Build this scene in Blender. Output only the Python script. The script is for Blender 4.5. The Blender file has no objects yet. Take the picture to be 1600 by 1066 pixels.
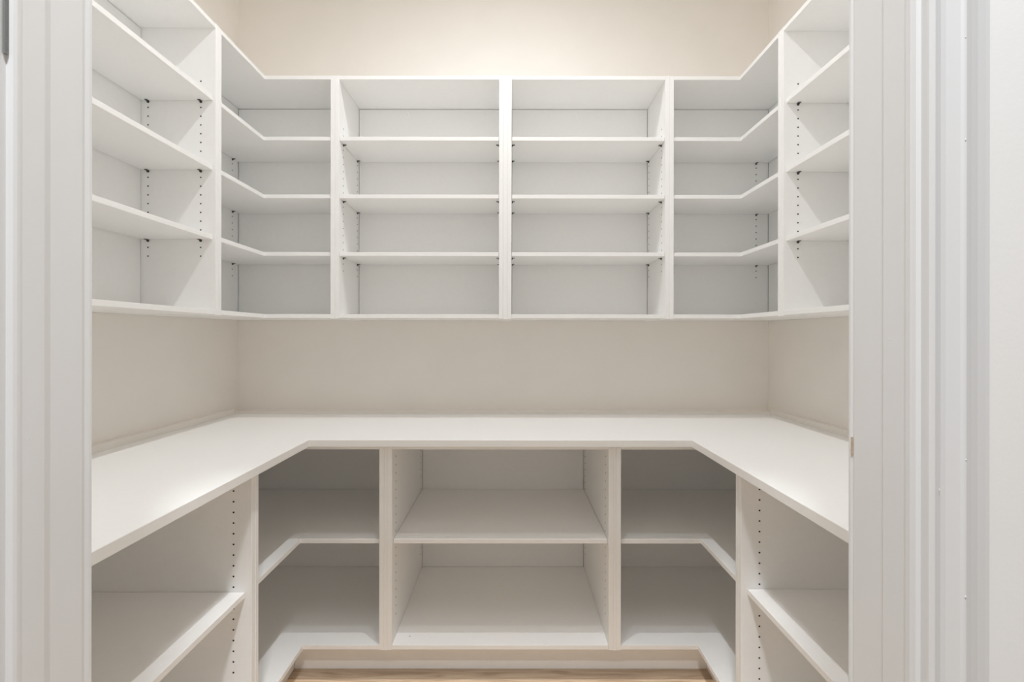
import bpy, bmesh, math, random
from mathutils import Matrix, Vector
random.seed(7)
S = bpy.context.scene
C = S.collection
PI = math.pi

# ------------------------------------------------------------------ camera
EYE = 1.356
cam = bpy.data.objects.new('camera', bpy.data.cameras.new('camera'))
C.objects.link(cam)
cam.data.sensor_fit = 'HORIZONTAL'
cam.data.sensor_width = 36.0
cam.data.lens = 36.0 * 768.3 / 1600.0
cam.data.shift_x = 0.9 / 1600.0
cam.data.shift_y = -8.5 / 1600.0
cam.data.clip_start = 0.02
cam.matrix_world = (Matrix.Translation((0, 0, EYE)) @ Matrix.Rotation(-0.0009, 4, 'Z')
                    @ Matrix.Rotation(PI / 2, 4, 'X') @ Matrix.Rotation(0.0011, 4, 'Z'))
S.camera = cam

# ------------------------------------------------------------------ light and exposure
CEIL = 3.64
LAMP = (-0.042, 1.47)
w = bpy.data.worlds.new('world'); S.world = w
w.use_nodes = True
bg = w.node_tree.nodes['Background']
bg.inputs['Color'].default_value = (0.985, 0.99, 1.0, 1)
bg.inputs['Strength'].default_value = 0.30

la = bpy.data.lights.new('downlight', 'SPOT')
la.spot_size = math.radians(156); la.spot_blend = 1.0
la.shadow_soft_size = 0.02
la.energy = 66
la.color = (0.965, 0.98, 1.0)
lo = bpy.data.objects.new('downlight_beam', la); C.objects.link(lo)
lo.location = (LAMP[0], LAMP[1], CEIL - 0.03)
# second, dimmer lamp of the same kind, nearer the doorway
LAMP2 = (-0.042, 1.09)
lb = la.copy(); lb.energy = 29
lp = bpy.data.objects.new('downlight_beam', lb); C.objects.link(lp)
lp.location = (LAMP2[0], LAMP2[1], CEIL - 0.03)

# ceiling lamp of the hall in front of the doorway (behind the viewer), shining in under the door head
HALL = (-0.04, -0.40, 3.60)
lh = bpy.data.lights.new('hall_downlight', 'SPOT')
lh.spot_size = math.radians(160); lh.spot_blend = 1.0
lh.shadow_soft_size = 0.15
lh.energy = 285
lh.color = (0.95, 0.975, 1.0)
ho = bpy.data.objects.new('hall_downlight_beam', lh); C.objects.link(ho)
ho.location = (HALL[0], HALL[1], HALL[2] - 0.03)

S.view_settings.view_transform = 'Standard'
S.view_settings.look = 'None'
S.view_settings.gamma = 1.0
S.view_settings.use_curve_mapping = False
S.view_settings.exposure = 0.07
S.cycles.max_bounces = 16
S.cycles.diffuse_bounces = 14
S.cycles.glossy_bounces = 4

# ------------------------------------------------------------------ materials
def mat(name, col, rough=0.5, noise=0.0, nscale=40, bump=0.0, bscale=200, spec=0.5, metal=0.0, stretch=(1, 1, 1)):
    m = bpy.data.materials.new(name); m.use_nodes = True
    nt = m.node_tree; b = nt.nodes['Principled BSDF']
    b.inputs['Roughness'].default_value = rough
    b.inputs['Metallic'].default_value = metal
    b.inputs['Specular IOR Level'].default_value = spec
    tc = nt.nodes.new('ShaderNodeTexCoord'); mp = nt.nodes.new('ShaderNodeMapping')
    mp.inputs['Scale'].default_value = stretch
    nt.links.new(tc.outputs['Object'], mp.inputs['Vector'])
    b.inputs['Base Color'].default_value = (*col, 1)
    if noise > 0:
        n = nt.nodes.new('ShaderNodeTexNoise'); n.inputs['Scale'].default_value = nscale
        n.inputs['Detail'].default_value = 4
        r = nt.nodes.new('ShaderNodeValToRGB')
        r.color_ramp.elements[0].position = 0.3; r.color_ramp.elements[1].position = 0.7
        r.color_ramp.elements[0].color = tuple(c * (1 - noise) for c in col) + (1,)
        r.color_ramp.elements[1].color = tuple(min(1, c * (1 + noise)) for c in col) + (1,)
        nt.links.new(mp.outputs['Vector'], n.inputs['Vector'])
        nt.links.new(n.outputs['Fac'], r.inputs['Fac'])
        nt.links.new(r.outputs['Color'], b.inputs['Base Color'])
    if bump > 0:
        n2 = nt.nodes.new('ShaderNodeTexNoise'); n2.inputs['Scale'].default_value = bscale
        n2.inputs['Detail'].default_value = 3
        bp = nt.nodes.new('ShaderNodeBump'); bp.inputs['Strength'].default_value = bump
        bp.inputs['Distance'].default_value = 0.002
        nt.links.new(mp.outputs['Vector'], n2.inputs['Vector'])
        nt.links.new(n2.outputs['Fac'], bp.inputs['Height'])
        nt.links.new(bp.outputs['Normal'], b.inputs['Normal'])
    return m

M_mel = mat('white_melamine', (0.92, 0.92, 0.913), 0.42, 0.008, 60, 0.03, 300, 0.4)
M_edge = M_mel
M_wall = mat('warm_beige_paint', (0.87, 0.835, 0.79), 0.75, 0.012, 6, 0.08, 260, 0.25)
M_hall = mat('hall_wall_paint', (0.88, 0.88, 0.87), 0.7, 0.01, 8, 0.06, 240, 0.3)
M_ceil = mat('ceiling_paint', (0.84, 0.83, 0.81), 0.85)
M_trim = mat('white_trim_paint', (0.77, 0.775, 0.78), 0.38, 0.012, 9, 0.10, 55, 0.45, stretch=(1, 1, 0.35))
M_hole = mat('drilled_hole_dark', (0.03, 0.028, 0.026), 0.9)
M_pin = mat('dark_steel', (0.13, 0.125, 0.12), 0.4, metal=0.7)
M_cap = mat('white_cap_plastic', (0.95, 0.95, 0.94), 0.4)
M_dark = mat('unpainted_gap', (0.20, 0.20, 0.195), 0.9)

def oak(name, k_):
    m = bpy.data.materials.new(name); m.use_nodes = True
    nt = m.node_tree; b = nt.nodes['Principled BSDF']
    b.inputs['Roughness'].default_value = 0.5
    tc = nt.nodes.new('ShaderNodeTexCoord'); oi = nt.nodes.new('ShaderNodeObjectInfo')
    ad = nt.nodes.new('ShaderNodeVectorMath'); ad.operation = 'MULTIPLY_ADD'
    ad.inputs[1].default_value = (31, 17, 9)
    nt.links.new(oi.outputs['Random'], ad.inputs[0]); nt.links.new(tc.outputs['Object'], ad.inputs[2])
    mp = nt.nodes.new('ShaderNodeMapping'); mp.inputs['Scale'].default_value = (2.2, 22, 22)
    nt.links.new(ad.outputs[0], mp.inputs['Vector'])
    n = nt.nodes.new('ShaderNodeTexNoise'); n.inputs['Scale'].default_value = 1.6
    n.inputs['Detail'].default_value = 8; n.inputs['Distortion'].default_value = 1.4
    nt.links.new(mp.outputs['Vector'], n.inputs['Vector'])
    r = nt.nodes.new('ShaderNodeValToRGB')
    e = r.color_ramp.elements
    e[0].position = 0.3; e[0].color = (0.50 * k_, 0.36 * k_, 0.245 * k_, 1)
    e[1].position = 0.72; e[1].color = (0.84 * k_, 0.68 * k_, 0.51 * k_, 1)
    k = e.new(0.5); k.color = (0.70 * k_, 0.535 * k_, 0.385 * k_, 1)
    nt.links.new(n.outputs['Fac'], r.inputs['Fac'])
    nt.links.new(r.outputs['Color'], b.inputs['Base Color'])
    bp = nt.nodes.new('ShaderNodeBump'); bp.inputs['Strength'].default_value = 0.15
    bp.inputs['Distance'].default_value = 0.002
    nt.links.new(n.outputs['Fac'], bp.inputs['Height']); nt.links.new(bp.outputs['Normal'], b.inputs['Normal'])
    return m
M_oaks = [oak('light_oak_plank', 1.12), oak('oak_plank', 1.0), oak('shaded_oak_plank', 0.62)]  # last tone is oak darkened to hold the shade below the base units
M_sub = mat('floor_joint_dark', (0.10, 0.065, 0.04), 0.9)

# ------------------------------------------------------------------ helpers
def link(name, me, m, parent=None, kind=None, at=(0, 0, 0)):
    o = bpy.data.objects.new(name, me); C.objects.link(o)
    if m is not None and not me.materials: me.materials.append(m)
    if parent is not None: o.parent = parent
    o.location = at
    if kind: o['kind'] = kind
    return o

def to_mesh(bm, name):
    bmesh.ops.recalc_face_normals(bm, faces=bm.faces)
    me = bpy.data.meshes.new(name); bm.to_mesh(me); bm.free()
    return me

def add_box(bm, a, b):
    lo_ = [min(p, q) for p, q in zip(a, b)]; hi = [max(p, q) for p, q in zip(a, b)]
    v = [bm.verts.new((x, y, z)) for z in (lo_[2], hi[2]) for x, y in
         ((lo_[0], lo_[1]), (hi[0], lo_[1]), (hi[0], hi[1]), (lo_[0], hi[1]))]
    for f in ((0, 1, 2, 3), (4, 5, 6, 7), (0, 1, 5, 4), (1, 2, 6, 5), (2, 3, 7, 6), (3, 0, 4, 7)):
        bm.faces.new([v[i] for i in f])

def add_prism(bm, pts, z0, z1):
    lo_ = [bm.verts.new((x, y, z0)) for x, y in pts]
    hi = [bm.verts.new((x, y, z1)) for x, y in pts]
    bm.faces.new(lo_); bm.faces.new(hi)
    n = len(pts)
    for i in range(n):
        bm.faces.new((lo_[i], lo_[(i + 1) % n], hi[(i + 1) % n], hi[i]))

def bevel(bm, r):
    if r > 0:
        es = [e for e in bm.edges if len(e.link_faces) == 2]
        bmesh.ops.bevel(bm, geom=es, offset=r, segments=1, affect='EDGES', clamp_overlap=True)

def board(name, a, b, m, parent, org=(0, 0, 0), r=0.0008, kind=None):
    bm = bmesh.new()
    add_box(bm, [p - q for p, q in zip(a, org)], [p - q for p, q in zip(b, org)])
    bevel(bm, r)
    return link(name, to_mesh(bm, name), m, parent, kind)

def plate(name, pts, z0, z1, m, parent, org=(0, 0, 0), r=0.0008, kind=None):
    bm = bmesh.new()
    add_prism(bm, [(x - org[0], y - org[1]) for x, y in pts], z0 - org[2], z1 - org[2])
    bmesh.ops.recalc_face_normals(bm, faces=bm.faces)
    bevel(bm, r)
    return link(name, to_mesh(bm, name), m, parent, kind)

def thing(name, label, cat, loc, group=None):
    o = bpy.data.objects.new(name, None); C.objects.link(o)
    o.empty_display_size = 0.1
    o.location = loc; o['label'] = label; o['category'] = cat
    if group: o['group'] = group
    return o

def disc_stack(bm, centre, normal, r, depth, n=10):
    """short cylinder standing on a surface point, along normal"""
    nrm = Vector(normal).normalized()
    q = nrm.to_track_quat('Z', 'Y').to_matrix().to_4x4()
    bmesh.ops.create_cone(bm, cap_ends=True, segments=n, radius1=r, radius2=r, depth=depth,
                          matrix=Matrix.Translation(Vector(centre) + nrm * (depth / 2 - 0.0002)) @ q)

HU = [1.6575 + 0.03335 * k for k in range(21)]     # shelf pin holes, wall units
HB = [0.863 - 0.0338 * k for k in range(20)]       # shelf pin holes, base units

def holes(spots, normal, zs, parent, org, rad=0.0030):
    bm = bmesh.new()
    for (x, y) in spots:
        for z in zs:
            disc_stack(bm, (x - org[0], y - org[1], z - org[2]), normal, rad, 0.0006, 8)
    return link('pin_holes', to_mesh(bm, 'pin_holes'), M_hole, parent, 'stuff')

PIN = {}
def pin(x, y, z, d, parent, org):
    """dark spoon shelf pin: shank out of the hole plus the flat tongue under the shelf. d = outward direction"""
    key = d
    if key not in PIN:
        bm = bmesh.new()
        disc_stack(bm, (0, 0, -0.0046), (d[0], d[1], 0), 0.0032, 0.006, 8)
        disc_stack(bm, (0, 0, -0.0046), (d[0], d[1], 0), 0.0050, 0.0018, 8)
        t = (d[1], d[0])
        add_box(bm, (-abs(t[0]) * .005 + d[0] * .001, -abs(t[1]) * .005 + d[1] * .001, -0.0026),
                (abs(t[0]) * .005 + d[0] * .014, abs(t[1]) * .005 + d[1] * .014, -0.0004))
        PIN[key] = to_mesh(bm, 'shelf_pin')
    return link('shelf_pin', PIN[key], M_pin, parent, None, (x - org[0], y - org[1], z - org[2]))

# ------------------------------------------------------------------ main dimensions (metres)
WL, WR, WB = -1.452, 1.369, 2.615            # wall faces
WF0, WF1 = 0.497, 0.600                      # front wall, hall side and pantry side
PT = 0.019                                   # panel thickness

# ------------------------------------------------------------------ room shell
def struct(name, a, b, m): return board(name, a, b, m, None, r=0, kind='structure')

floor = struct('floor', (-3.2, -2.6, -0.08), (3.2, WB + 0.12, -0.008), M_sub)
pw = 0.187
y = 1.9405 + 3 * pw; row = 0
while y > -2.4:
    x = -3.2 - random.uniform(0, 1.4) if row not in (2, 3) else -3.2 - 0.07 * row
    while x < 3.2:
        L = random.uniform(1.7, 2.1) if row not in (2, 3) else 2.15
        a, b = max(x, -3.19), min(x + L, 3.19)
        if b - a > 0.05:
            bm = bmesh.new()
            tone = M_oaks[2] if row == 2 else M_oaks[0] if row == 3 else M_oaks[(row + int(x * 7)) % 2]  # base unit shade painted as a darker row, lit floor as a lighter one
            add_box(bm, (a - (a + b) / 2 + 0.0008, -pw / 2 + 0.0008, -0.0085), ((b - a) / 2 - 0.0008, pw / 2 - 0.0008, 0))
            bevel(bm, 0.0012)
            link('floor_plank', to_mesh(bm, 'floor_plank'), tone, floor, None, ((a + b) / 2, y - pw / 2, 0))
        x += L
    y -= pw; row += 1

struct('wall_back', (WL - 0.1, WB, -0.05), (WR + 0.1, WB + 0.1, CEIL + 0.1), M_wall)
struct('wall_left', (WL - 0.1, WF1, -0.05), (WL, WB, CEIL + 0.1), M_wall)
struct('wall_right', (WR, WF1, -0.05), (WR + 0.1, WB, CEIL + 0.1), M_wall)
struct('ceiling', (WL, WF1, CEIL), (WR, WB, CEIL + 0.1), M_ceil)
# front wall with the doorway
OL, OR, OH = -0.5086, 0.4106, 2.25
bm = bmesh.new()
JB = 0.019
add_box(bm, (-2.6, WF0 + 0.004, -0.008), (OL - JB, WF1 - 0.001, CEIL + 0.1))
add_box(bm, (OR + JB, WF0 + 0.004, -0.008), (2.6, WF1 - 0.001, CEIL + 0.1))
add_box(bm, (OL - JB, WF0 + 0.004, OH + JB), (OR + JB, WF1 - 0.001, CEIL + 0.1))
link('wall_front', to_mesh(bm, 'wall_front'), M_hall, None, 'structure')

# door jambs: stepped profiles run up the height. (depth y, distance the face stands into the opening)
def jamb(name, side, prof):
    s = 1 if side == 'L' else -1
    x0 = OL if side == 'L' else OR
    pts = [(x0 + s * p, yy) for yy, p in prof]
    back = x0 - s * JB
    pts = [(back, prof[0][0])] + pts + [(back, prof[-1][0])]
    bm = bmesh.new(); add_prism(bm, pts, 0.0, OH)
    return link(name, to_mesh(bm, name), M_trim, None, 'structure')
jamb('trim_1', 'L', [(0.6000, -0.0030), (0.5990, -0.0016), (0.5955, -0.0016), (0.5905, -0.0026), (0.5895, -0.0026), (0.5850, -0.0014),
                     (0.5450, -0.0014), (0.5440, -0.0012), (0.5358, 0.0012), (0.5346, 0.0014), (0.5110, 0.0014),
                     (0.5075, 0.0022), (0.5045, 0.0024), (0.5015, 0.0012), (0.5002, -0.0014), (0.4995, -0.006)])
jamb('trim_2', 'R', [(0.6000, -0.0026), (0.5990, -0.0012), (0.5958, -0.0010), (0.5932, -0.0022), (0.5922, -0.0022), (0.5900, -0.0014),
                     (0.5460, -0.0014), (0.5448, -0.0013), (0.5422, 0.0002), (0.5410, 0.0004), (0.5130, 0.0004),
                     (0.5095, 0.0014), (0.5040, 0.0016), (0.4990, -0.0004), (0.4970, -0.006)])
board('trim_3', (OL - JB, 0.4995, OH), (OR + JB, 0.600, OH + JB), M_trim, None, r=0.001, kind='structure')

# hall-side casings: moulded profile (distance out from the jamb face, thickness towards the hall)
prof = [(0.0045, 0.0), (0.0045, 0.0125), (0.0060, 0.0145), (0.0085, 0.0150), (0.0105, 0.0143), (0.0125, 0.0122), (0.0190, 0.0092),
        (0.0245, 0.0088), (0.0375, 0.0106), (0.0395, 0.0124), (0.0415, 0.0128), (0.0435, 0.0120), (0.0500, 0.0088), (0.0600, 0.0052),
        (0.0700, 0.0032), (0.0745, 0.0026), (0.0760, 0.0)]
for nm, s, x0 in (('trim_4', -1, OL), ('trim_5', 1, OR)):
    bm = bmesh.new()
    add_prism(bm, [(x0 + s * d, WF0 + 0.0035 - t) for d, t in prof], 0.0, OH + 0.006)
    o = link(nm, to_mesh(bm, nm), M_trim, None, 'structure')
bm = bmesh.new()
add_box(bm, (OL - 0.076, WF0 - 0.0095, OH + 0.0062), (OR + 0.076, WF0 + 0.0035, OH + 0.080))
bevel(bm, 0.003)
link('trim_6', to_mesh(bm, 'trim_6'), M_trim, None, 'structure')

# paint drips and nicks on the door lining, one lot per piece
def drips(owner, spots):
    bm = bmesh.new()
    for (x, y, z, r, h) in spots:
        bmesh.ops.create_uvsphere(bm, u_segments=8, v_segments=5, radius=1.0,
                                  matrix=Matrix.Translation((x, y, z)) @ Matrix.Diagonal((r * 0.6, r * 0.6, h * 0.8, 1)))
    return link('paint_drips', to_mesh(bm, 'paint_drips'), M_trim, owner, 'stuff')
tr = bpy.data.objects
drips(tr['trim_2'], [(OR + 0.0016, 0.5590, 1.188, 0.0009, 0.0016), (OR + 0.0004, 0.5425, 1.147, 0.0012, 0.0018), (OR - 0.0002, 0.5320, 1.461, 0.0009, 0.0015),
                     (OR - 0.0002, 0.5285, 1.450, 0.0008, 0.0011), (OR - 0.0002, 0.5330, 1.352, 0.0009, 0.0012), (OR - 0.0002, 0.5230, 1.475, 0.0008, 0.0013)])
drips(tr['trim_5'], [(OR + 0.0160, 0.4888, 1.203, 0.0010, 0.0016), (OR + 0.0412, 0.4878, 1.233, 0.0012, 0.0012), (OR + 0.0408, 0.4876, 1.097, 0.0013, 0.0015),
                     (OR + 0.0405, 0.4878, 1.551, 0.0011, 0.0014), (OR + 0.0405, 0.4878, 1.653, 0.0009, 0.0011)])
drips(tr['trim_1'], [(OL + 0.0012, 0.5175, 1.322, 0.0008, 0.0018), (OL + 0.0012, 0.5180, 1.309, 0.0008, 0.0012), (OL + 0.0012, 0.5160, 1.262, 0.0008, 0.0020),
                     (OL + 0.0012, 0.5170, 1.247, 0.0009, 0.0024), (OL + 0.0012, 0.5178, 1.228, 0.0008, 0.0014)])
M_stain = mat('brown_scuff', (0.52, 0.40, 0.28), 0.7, 0.2, 300)
board('scuff_mark', (OR + 0.0008, 0.5925, 1.212), (OR + 0.0019, 0.5945, 1.234), M_stain, tr['trim_2'], r=0)
board('open_joint', (OL - 0.0036, 0.4955, 1.640), (OL - 0.0014, 0.4990, 1.76), M_dark, tr['trim_4'], r=0)

# painted strips where the worktop meets the walls
ZC = 0.951
CXL, CXR, CYB = -1.423, 1.341, 2.535
struct('trim_7', (WL, CYB, ZC - 0.02), (WR, WB, ZC + 0.0115), M_wall)
struct('trim_8', (WL, 0.62, ZC - 0.02), (CXL, CYB, ZC + 0.024), M_wall)
struct('trim_9', (CXR, 0.62, ZC - 0.02), (WR, CYB, ZC + 0.024), M_wall)

# ------------------------------------------------------------------ cabinets
UB, UT = 1.4357, 2.545
US = [2.268, 2.0028, 1.7384]
ST = 0.0175
XUL, XUR, YU = -1.1266, 1.046, 2.249         # wall unit front planes
BUL, BUR, BUB = -1.411, 1.331, 2.545         # wall unit back panel faces
BB, BT = 0.1145, 0.9232
BS = 0.5436
XBL, XBR, YB_ = -0.820, 0.739, 1.942         # base unit front planes
BBL, BBR, BBB = -1.425, 1.343, 2.603         # base unit back panel faces

def straight(name, label, group, axis, u0, u1, front, back, wall, zb, zt, shelf_z, recess, zs, fcol, bcol, drop=0.0, cap=()):
    """an open unit. axis: 'B' along the back wall, 'L' / 'R' along the side walls"""
    def P(u, v, z):
        if axis == 'B': return (u, front + v, z)
        if axis == 'L': return (front - v, u, z)
        return (front + v, u, z)
    D = abs(back - front); DW = abs(wall - front) - 0.002
    mid = P((u0 + u1) / 2, DW / 2, zb)
    t = thing(name, label, 'shelf unit', mid, group)
    ins = {'B': ((1, 0), (-1, 0)), 'L': ((0, 1), (0, -1)), 'R': ((0, 1), (0, -1))}[axis]
    for k, (ua, ub_) in enumerate(((u0, u0 + PT), (u1 - PT, u1))):
        s = board('side_panel', P(ua, 0, zb - drop), P(ub_, DW, zt), M_mel, t, mid)
        face = ub_ if k == 0 else ua
        n = ins[k]
        holes([P(face, fcol, 0)[:2], P(face, bcol, 0)[:2]], (n[0], n[1], 0), zs, s, mid)
    i0, i1 = u0 + PT + 0.0003, u1 - PT - 0.0003
    board('top_panel', P(i0, 0.001, zt - ST), P(i1, DW, zt - 0.0005), M_mel, t, mid)
    board('bottom_panel', P(i0, 0.001, zb), P(i1, DW, zb + ST), M_mel, t, mid)
    board('back_panel', P(i0 + 0.0020, D, zb + ST + 0.0012), P(i1 - 0.0020, D + 0.006, zt - ST - 0.0030), M_mel, t, mid, r=0)
    for z in shelf_z:
        board('shelf', P(i0 + 0.0012, recess, z - ST), P(i1 - 0.0012, D - 0.0045, z), M_mel, t, mid)
        for k, face in enumerate((u0 + PT, u1 - PT)):
            for v in (fcol, bcol):
                q = P(face, v, z - ST)
                pin(q[0], q[1], q[2], ins[k], t, mid)
    for (u, z) in cap:
        bm = bmesh.new()
        c = P(u, D, z)
        bmesh.ops.create_cone(bm, cap_ends=True, segments=14, radius1=0.0075, radius2=0.0040, depth=0.0040,
                              matrix=Matrix.Translation((c[0] - mid[0], c[1] - 0.0008 - mid[1], c[2] - mid[2])) @ Matrix.Rotation(PI / 2, 4, 'X'))
        link('screw_cap', to_mesh(bm, 'screw_cap'), M_cap, t)
    return t, mid, P

def fill(t, mid, a, b):
    board('filler_strip', a, b, M_mel, t, mid)

wg = None
# wall units on the back wall
ul, ulm, _ = straight('wall_shelf_unit', 'white open wall shelf unit above worktop, left of the two middle bays', None,
         'B', -0.8066, -0.0366, YU, BUB, WB, UB, UT, US, 0.008, HU, 0.058, 0.269, 0.003,
         cap=((-0.536, 2.502), (-0.130, 2.502), (-0.135, 1.485)))
ur, urm, _ = straight('wall_shelf_unit', 'white open wall shelf unit above worktop, right of the two middle bays', None,
         'B', -0.0165, 0.7250, YU, BUB, WB, UB, UT, US, 0.008, HU, 0.058, 0.269, 0.003,
         cap=((0.338, 2.502),))
fill(ul, ulm, (-0.0364, YU + 0.0015, UB - 0.005), (-0.0167, WB - 0.002, UT - 0.001))
# wall units on the side walls
straight('wall_shelf_unit', 'white open wall shelf unit on left side wall, nearest the doorway', None,
         'L', 1.11, 1.8945, XUL, BUL, WL, UB, UT, US, 0.010, HU, 0.0565, 0.2575, 0.003)
straight('wall_shelf_unit', 'white open wall shelf unit on right side wall, nearest the doorway', None,
         'R', 1.12, 1.9080, XUR, BUR, WR, UB, UT, US, 0.010, HU, 0.0565, 0.2575, 0.003)

def corner(name, label, side, fx, fy, bx, by, wx, wy, ex, ey, zb, zt, shelf_z, recess, hole_on=None, drop=0.0, topz=None):
    """L-shaped corner unit. fx, fy front planes; bx, by back panel faces; ex, ey outer faces of the two end panels"""
    s = 1 if side == 'L' else -1       # +1: the unit's x grows into the room
    org = ((bx + ex) / 2, (by + ey) / 2, zb)
    t = thing(name, label, 'shelf unit', org)
    wx_, wy_ = wx + s * 0.002, wy - 0.002
    e1 = board('side_panel', (ex - s * PT, fy, zb - drop), (ex, wy_, zt), M_mel, t, org)
    e2 = board('side_panel', (fx, ey, zb - drop), (wx_, ey + PT, zt), M_mel, t, org)
    ix, iy = ex - s * (PT + 0.0003), ey + PT + 0.0003
    def Lp(r, gx, gy, ee=0.0):
        return [(ix - s * ee, fy + r), (fx - s * r, fy + r), (fx - s * r, iy + ee), (gx, iy + ee), (gx, gy), (ix - s * ee, gy)]
    plate('top_panel', Lp(0.001, wx_, wy_), zt - ST, zt - 0.0005, M_mel, t, org)
    plate('bottom_panel', Lp(0.001, wx_, wy_), zb, zb + ST, M_mel, t, org)
    p1 = board('back_panel', (bx, by, zb + ST + 0.0008), (ix - s * 0.002, by + 0.006, zt - ST - 0.0025), M_mel, t, org, r=0)
    p2 = board('back_panel', (bx - s * 0.006, iy, zb + ST + 0.0008), (bx, by - 0.0030, zt - ST - 0.0025), M_mel, t, org, r=0)
    for z in shelf_z:
        plate('shelf', Lp(recess, bx + s * 0.0035, by - 0.0040, 0.0012), z - ST, z, M_mel, t, org)
    if hole_on == 'x':
        holes([(bx, by - 0.055)], (s, 0, 0), HU, p2, org)
        for z in shelf_z: pin(bx, by - 0.055, z - ST, (s, 0), t, org)
    elif hole_on == 'y':
        holes([(bx + s * 0.0625, by)], (0, -1, 0), HU, p1, org)
        for z in shelf_z: pin(bx + s * 0.0625, by, z - ST, (0, -1), t, org)
    return t

corner('corner_wall_unit', 'white L-shaped corner wall shelf unit above worktop in the left back corner', 'L',
       XUL, YU, BUL, BUB, WL, WB, -0.8070, 1.8948, UB, UT, US, 0.008, 'x', 0.003)
corner('corner_wall_unit', 'white L-shaped corner wall shelf unit above worktop in the right back corner', 'R',
       XUR, YU, BUR, BUB, WR, WB, 0.7254, 1.9083, UB, UT, US, 0.008, 'y', 0.003)

# base units
bc, bcm, _ = straight('base_shelf_unit', 'white open base shelf unit under the middle of the worktop, facing the door', None,
         'B', -0.488, 0.4055, YB_, BBB, WB, BB, BT, [BS], 0.020, HB, 0.065, 0.612, 0.002)
fill(bc, bcm, (-0.5004, YB_ + 0.0015, BB - 0.004), (-0.4882, WB - 0.002, BT - 0.001))
fill(bc, bcm, (0.4057, YB_ + 0.0015, BB - 0.004), (0.4162, WB - 0.002, BT - 0.001))
for p in [(-0.41, 2.0)]:
    bm = bmesh.new()
    disc_stack(bm, (p[0] - bcm[0], p[1] - bcm[1], BB + ST - bcm[2]), (0, 0, 1), 0.0025, 0.0006, 8)
    link('pin_hole', to_mesh(bm, 'pin_hole'), M_pin, bc)
sl, slm, _ = straight('base_shelf_unit', 'white open base shelf unit under the worktop along the left wall', None,
         'L', 0.72, 1.5755, XBL, BBL, WL, BB, BT, [BS], 0.020, HB, 0.057, 0.54, 0.002)
sr, srm, _ = straight('base_shelf_unit', 'white open base shelf unit under the worktop along the right wall', None,
         'R', 0.72, 1.5960, XBR, BBR, WR, BB, BT, [BS], 0.020, HB, 0.059, 0.54, 0.002)
fill(sl, slm, (XBL - 0.0015, 1.5757, BB - 0.003), (WL + 0.002, 1.5805, BT - 0.001))
corner('corner_base_unit', 'white L-shaped corner base shelf unit under worktop, in the left corner', 'L',
       XBL, YB_, BBL, BBB, WL, WB, -0.5006, 1.5807, BB, BT, [BS], 0.020, None, 0.002)
corner('corner_base_unit', 'white L-shaped corner base shelf unit under worktop, in the right corner', 'R',
       XBR, YB_, BBR, BBB, WR, WB, 0.4164, 1.5963, BB, BT, [BS], 0.020, None, 0.002)

# worktop, one U-shaped slab
CL, CR, CF = -0.7825, 0.7019, 1.905
o = plate('worktop', [(CXL, 0.64), (CL, 0.64), (CL, CF), (CR, CF), (CR, 0.64), (CXR, 0.64), (CXR, CYB - 0.0005), (CXL, CYB - 0.0005)],
          ZC - 0.0276, ZC, M_mel, None, r=0.0015)
o['label'] = 'long white U-shaped worktop running around three walls over the base units'; o['category'] = 'worktop'

# toe kick boards
for nm, a, b, lab in (
    ('toe_kick', (-0.878, 2.000, 0.0), (0.797, 2.016, BB - 0.006), 'grey-white toe kick board along the back, under the middle base unit'),
    ('toe_kick', (-0.895, 0.72, 0.0), (-0.879, 2.016, BB - 0.006), 'grey-white toe kick board under the left base units'),
    ('toe_kick', (0.798, 0.72, 0.0), (0.814, 2.016, BB - 0.006), 'grey-white toe kick board under the right base units')):
    o = board(nm, a, b, M_mel, None)
    o['label'] = lab; o['category'] = 'toe kick'; o['group'] = 'toe kick boards under the base units'

# recessed ceiling lamp over the middle of the pantry (above the frame)
ml = bpy.data.materials.new('lamp_lens'); ml.use_nodes = True
b = ml.node_tree.nodes['Principled BSDF']
b.inputs['Emission Color'].default_value = (1, 0.98, 0.95, 1); b.inputs['Emission Strength'].default_value = 3
n = 40
for (lx, ly), lab in ((LAMP, 'small round recessed white ceiling lamp over the middle of the pantry'),
                      (LAMP2, 'small round recessed white ceiling lamp nearer the doorway')):
    t = thing('ceiling_lamp', lab, 'lamp', (lx, ly, CEIL), 'recessed lamps in the pantry ceiling')
    bm = bmesh.new()
    ring = []
    for (r_, z_) in ((0.075, 0.0), (0.075, -0.006), (0.068, -0.009), (0.040, -0.005), (0.035, 0.0)):
        ring.append([bm.verts.new((r_ * math.cos(2 * PI * k / n), r_ * math.sin(2 * PI * k / n), z_)) for k in range(n)])
    for a in range(4):
        for k in range(n):
            bm.faces.new((ring[a][k], ring[a][(k + 1) % n], ring[a + 1][(k + 1) % n], ring[a + 1][k]))
    link('trim_ring', to_mesh(bm, 'trim_ring'), M_cap, t)
    bm = bmesh.new(); bmesh.ops.create_circle(bm, cap_ends=True, segments=32, radius=0.036)
    link('lens', to_mesh(bm, 'lens'), ml, t, None, (0, 0, -0.002))
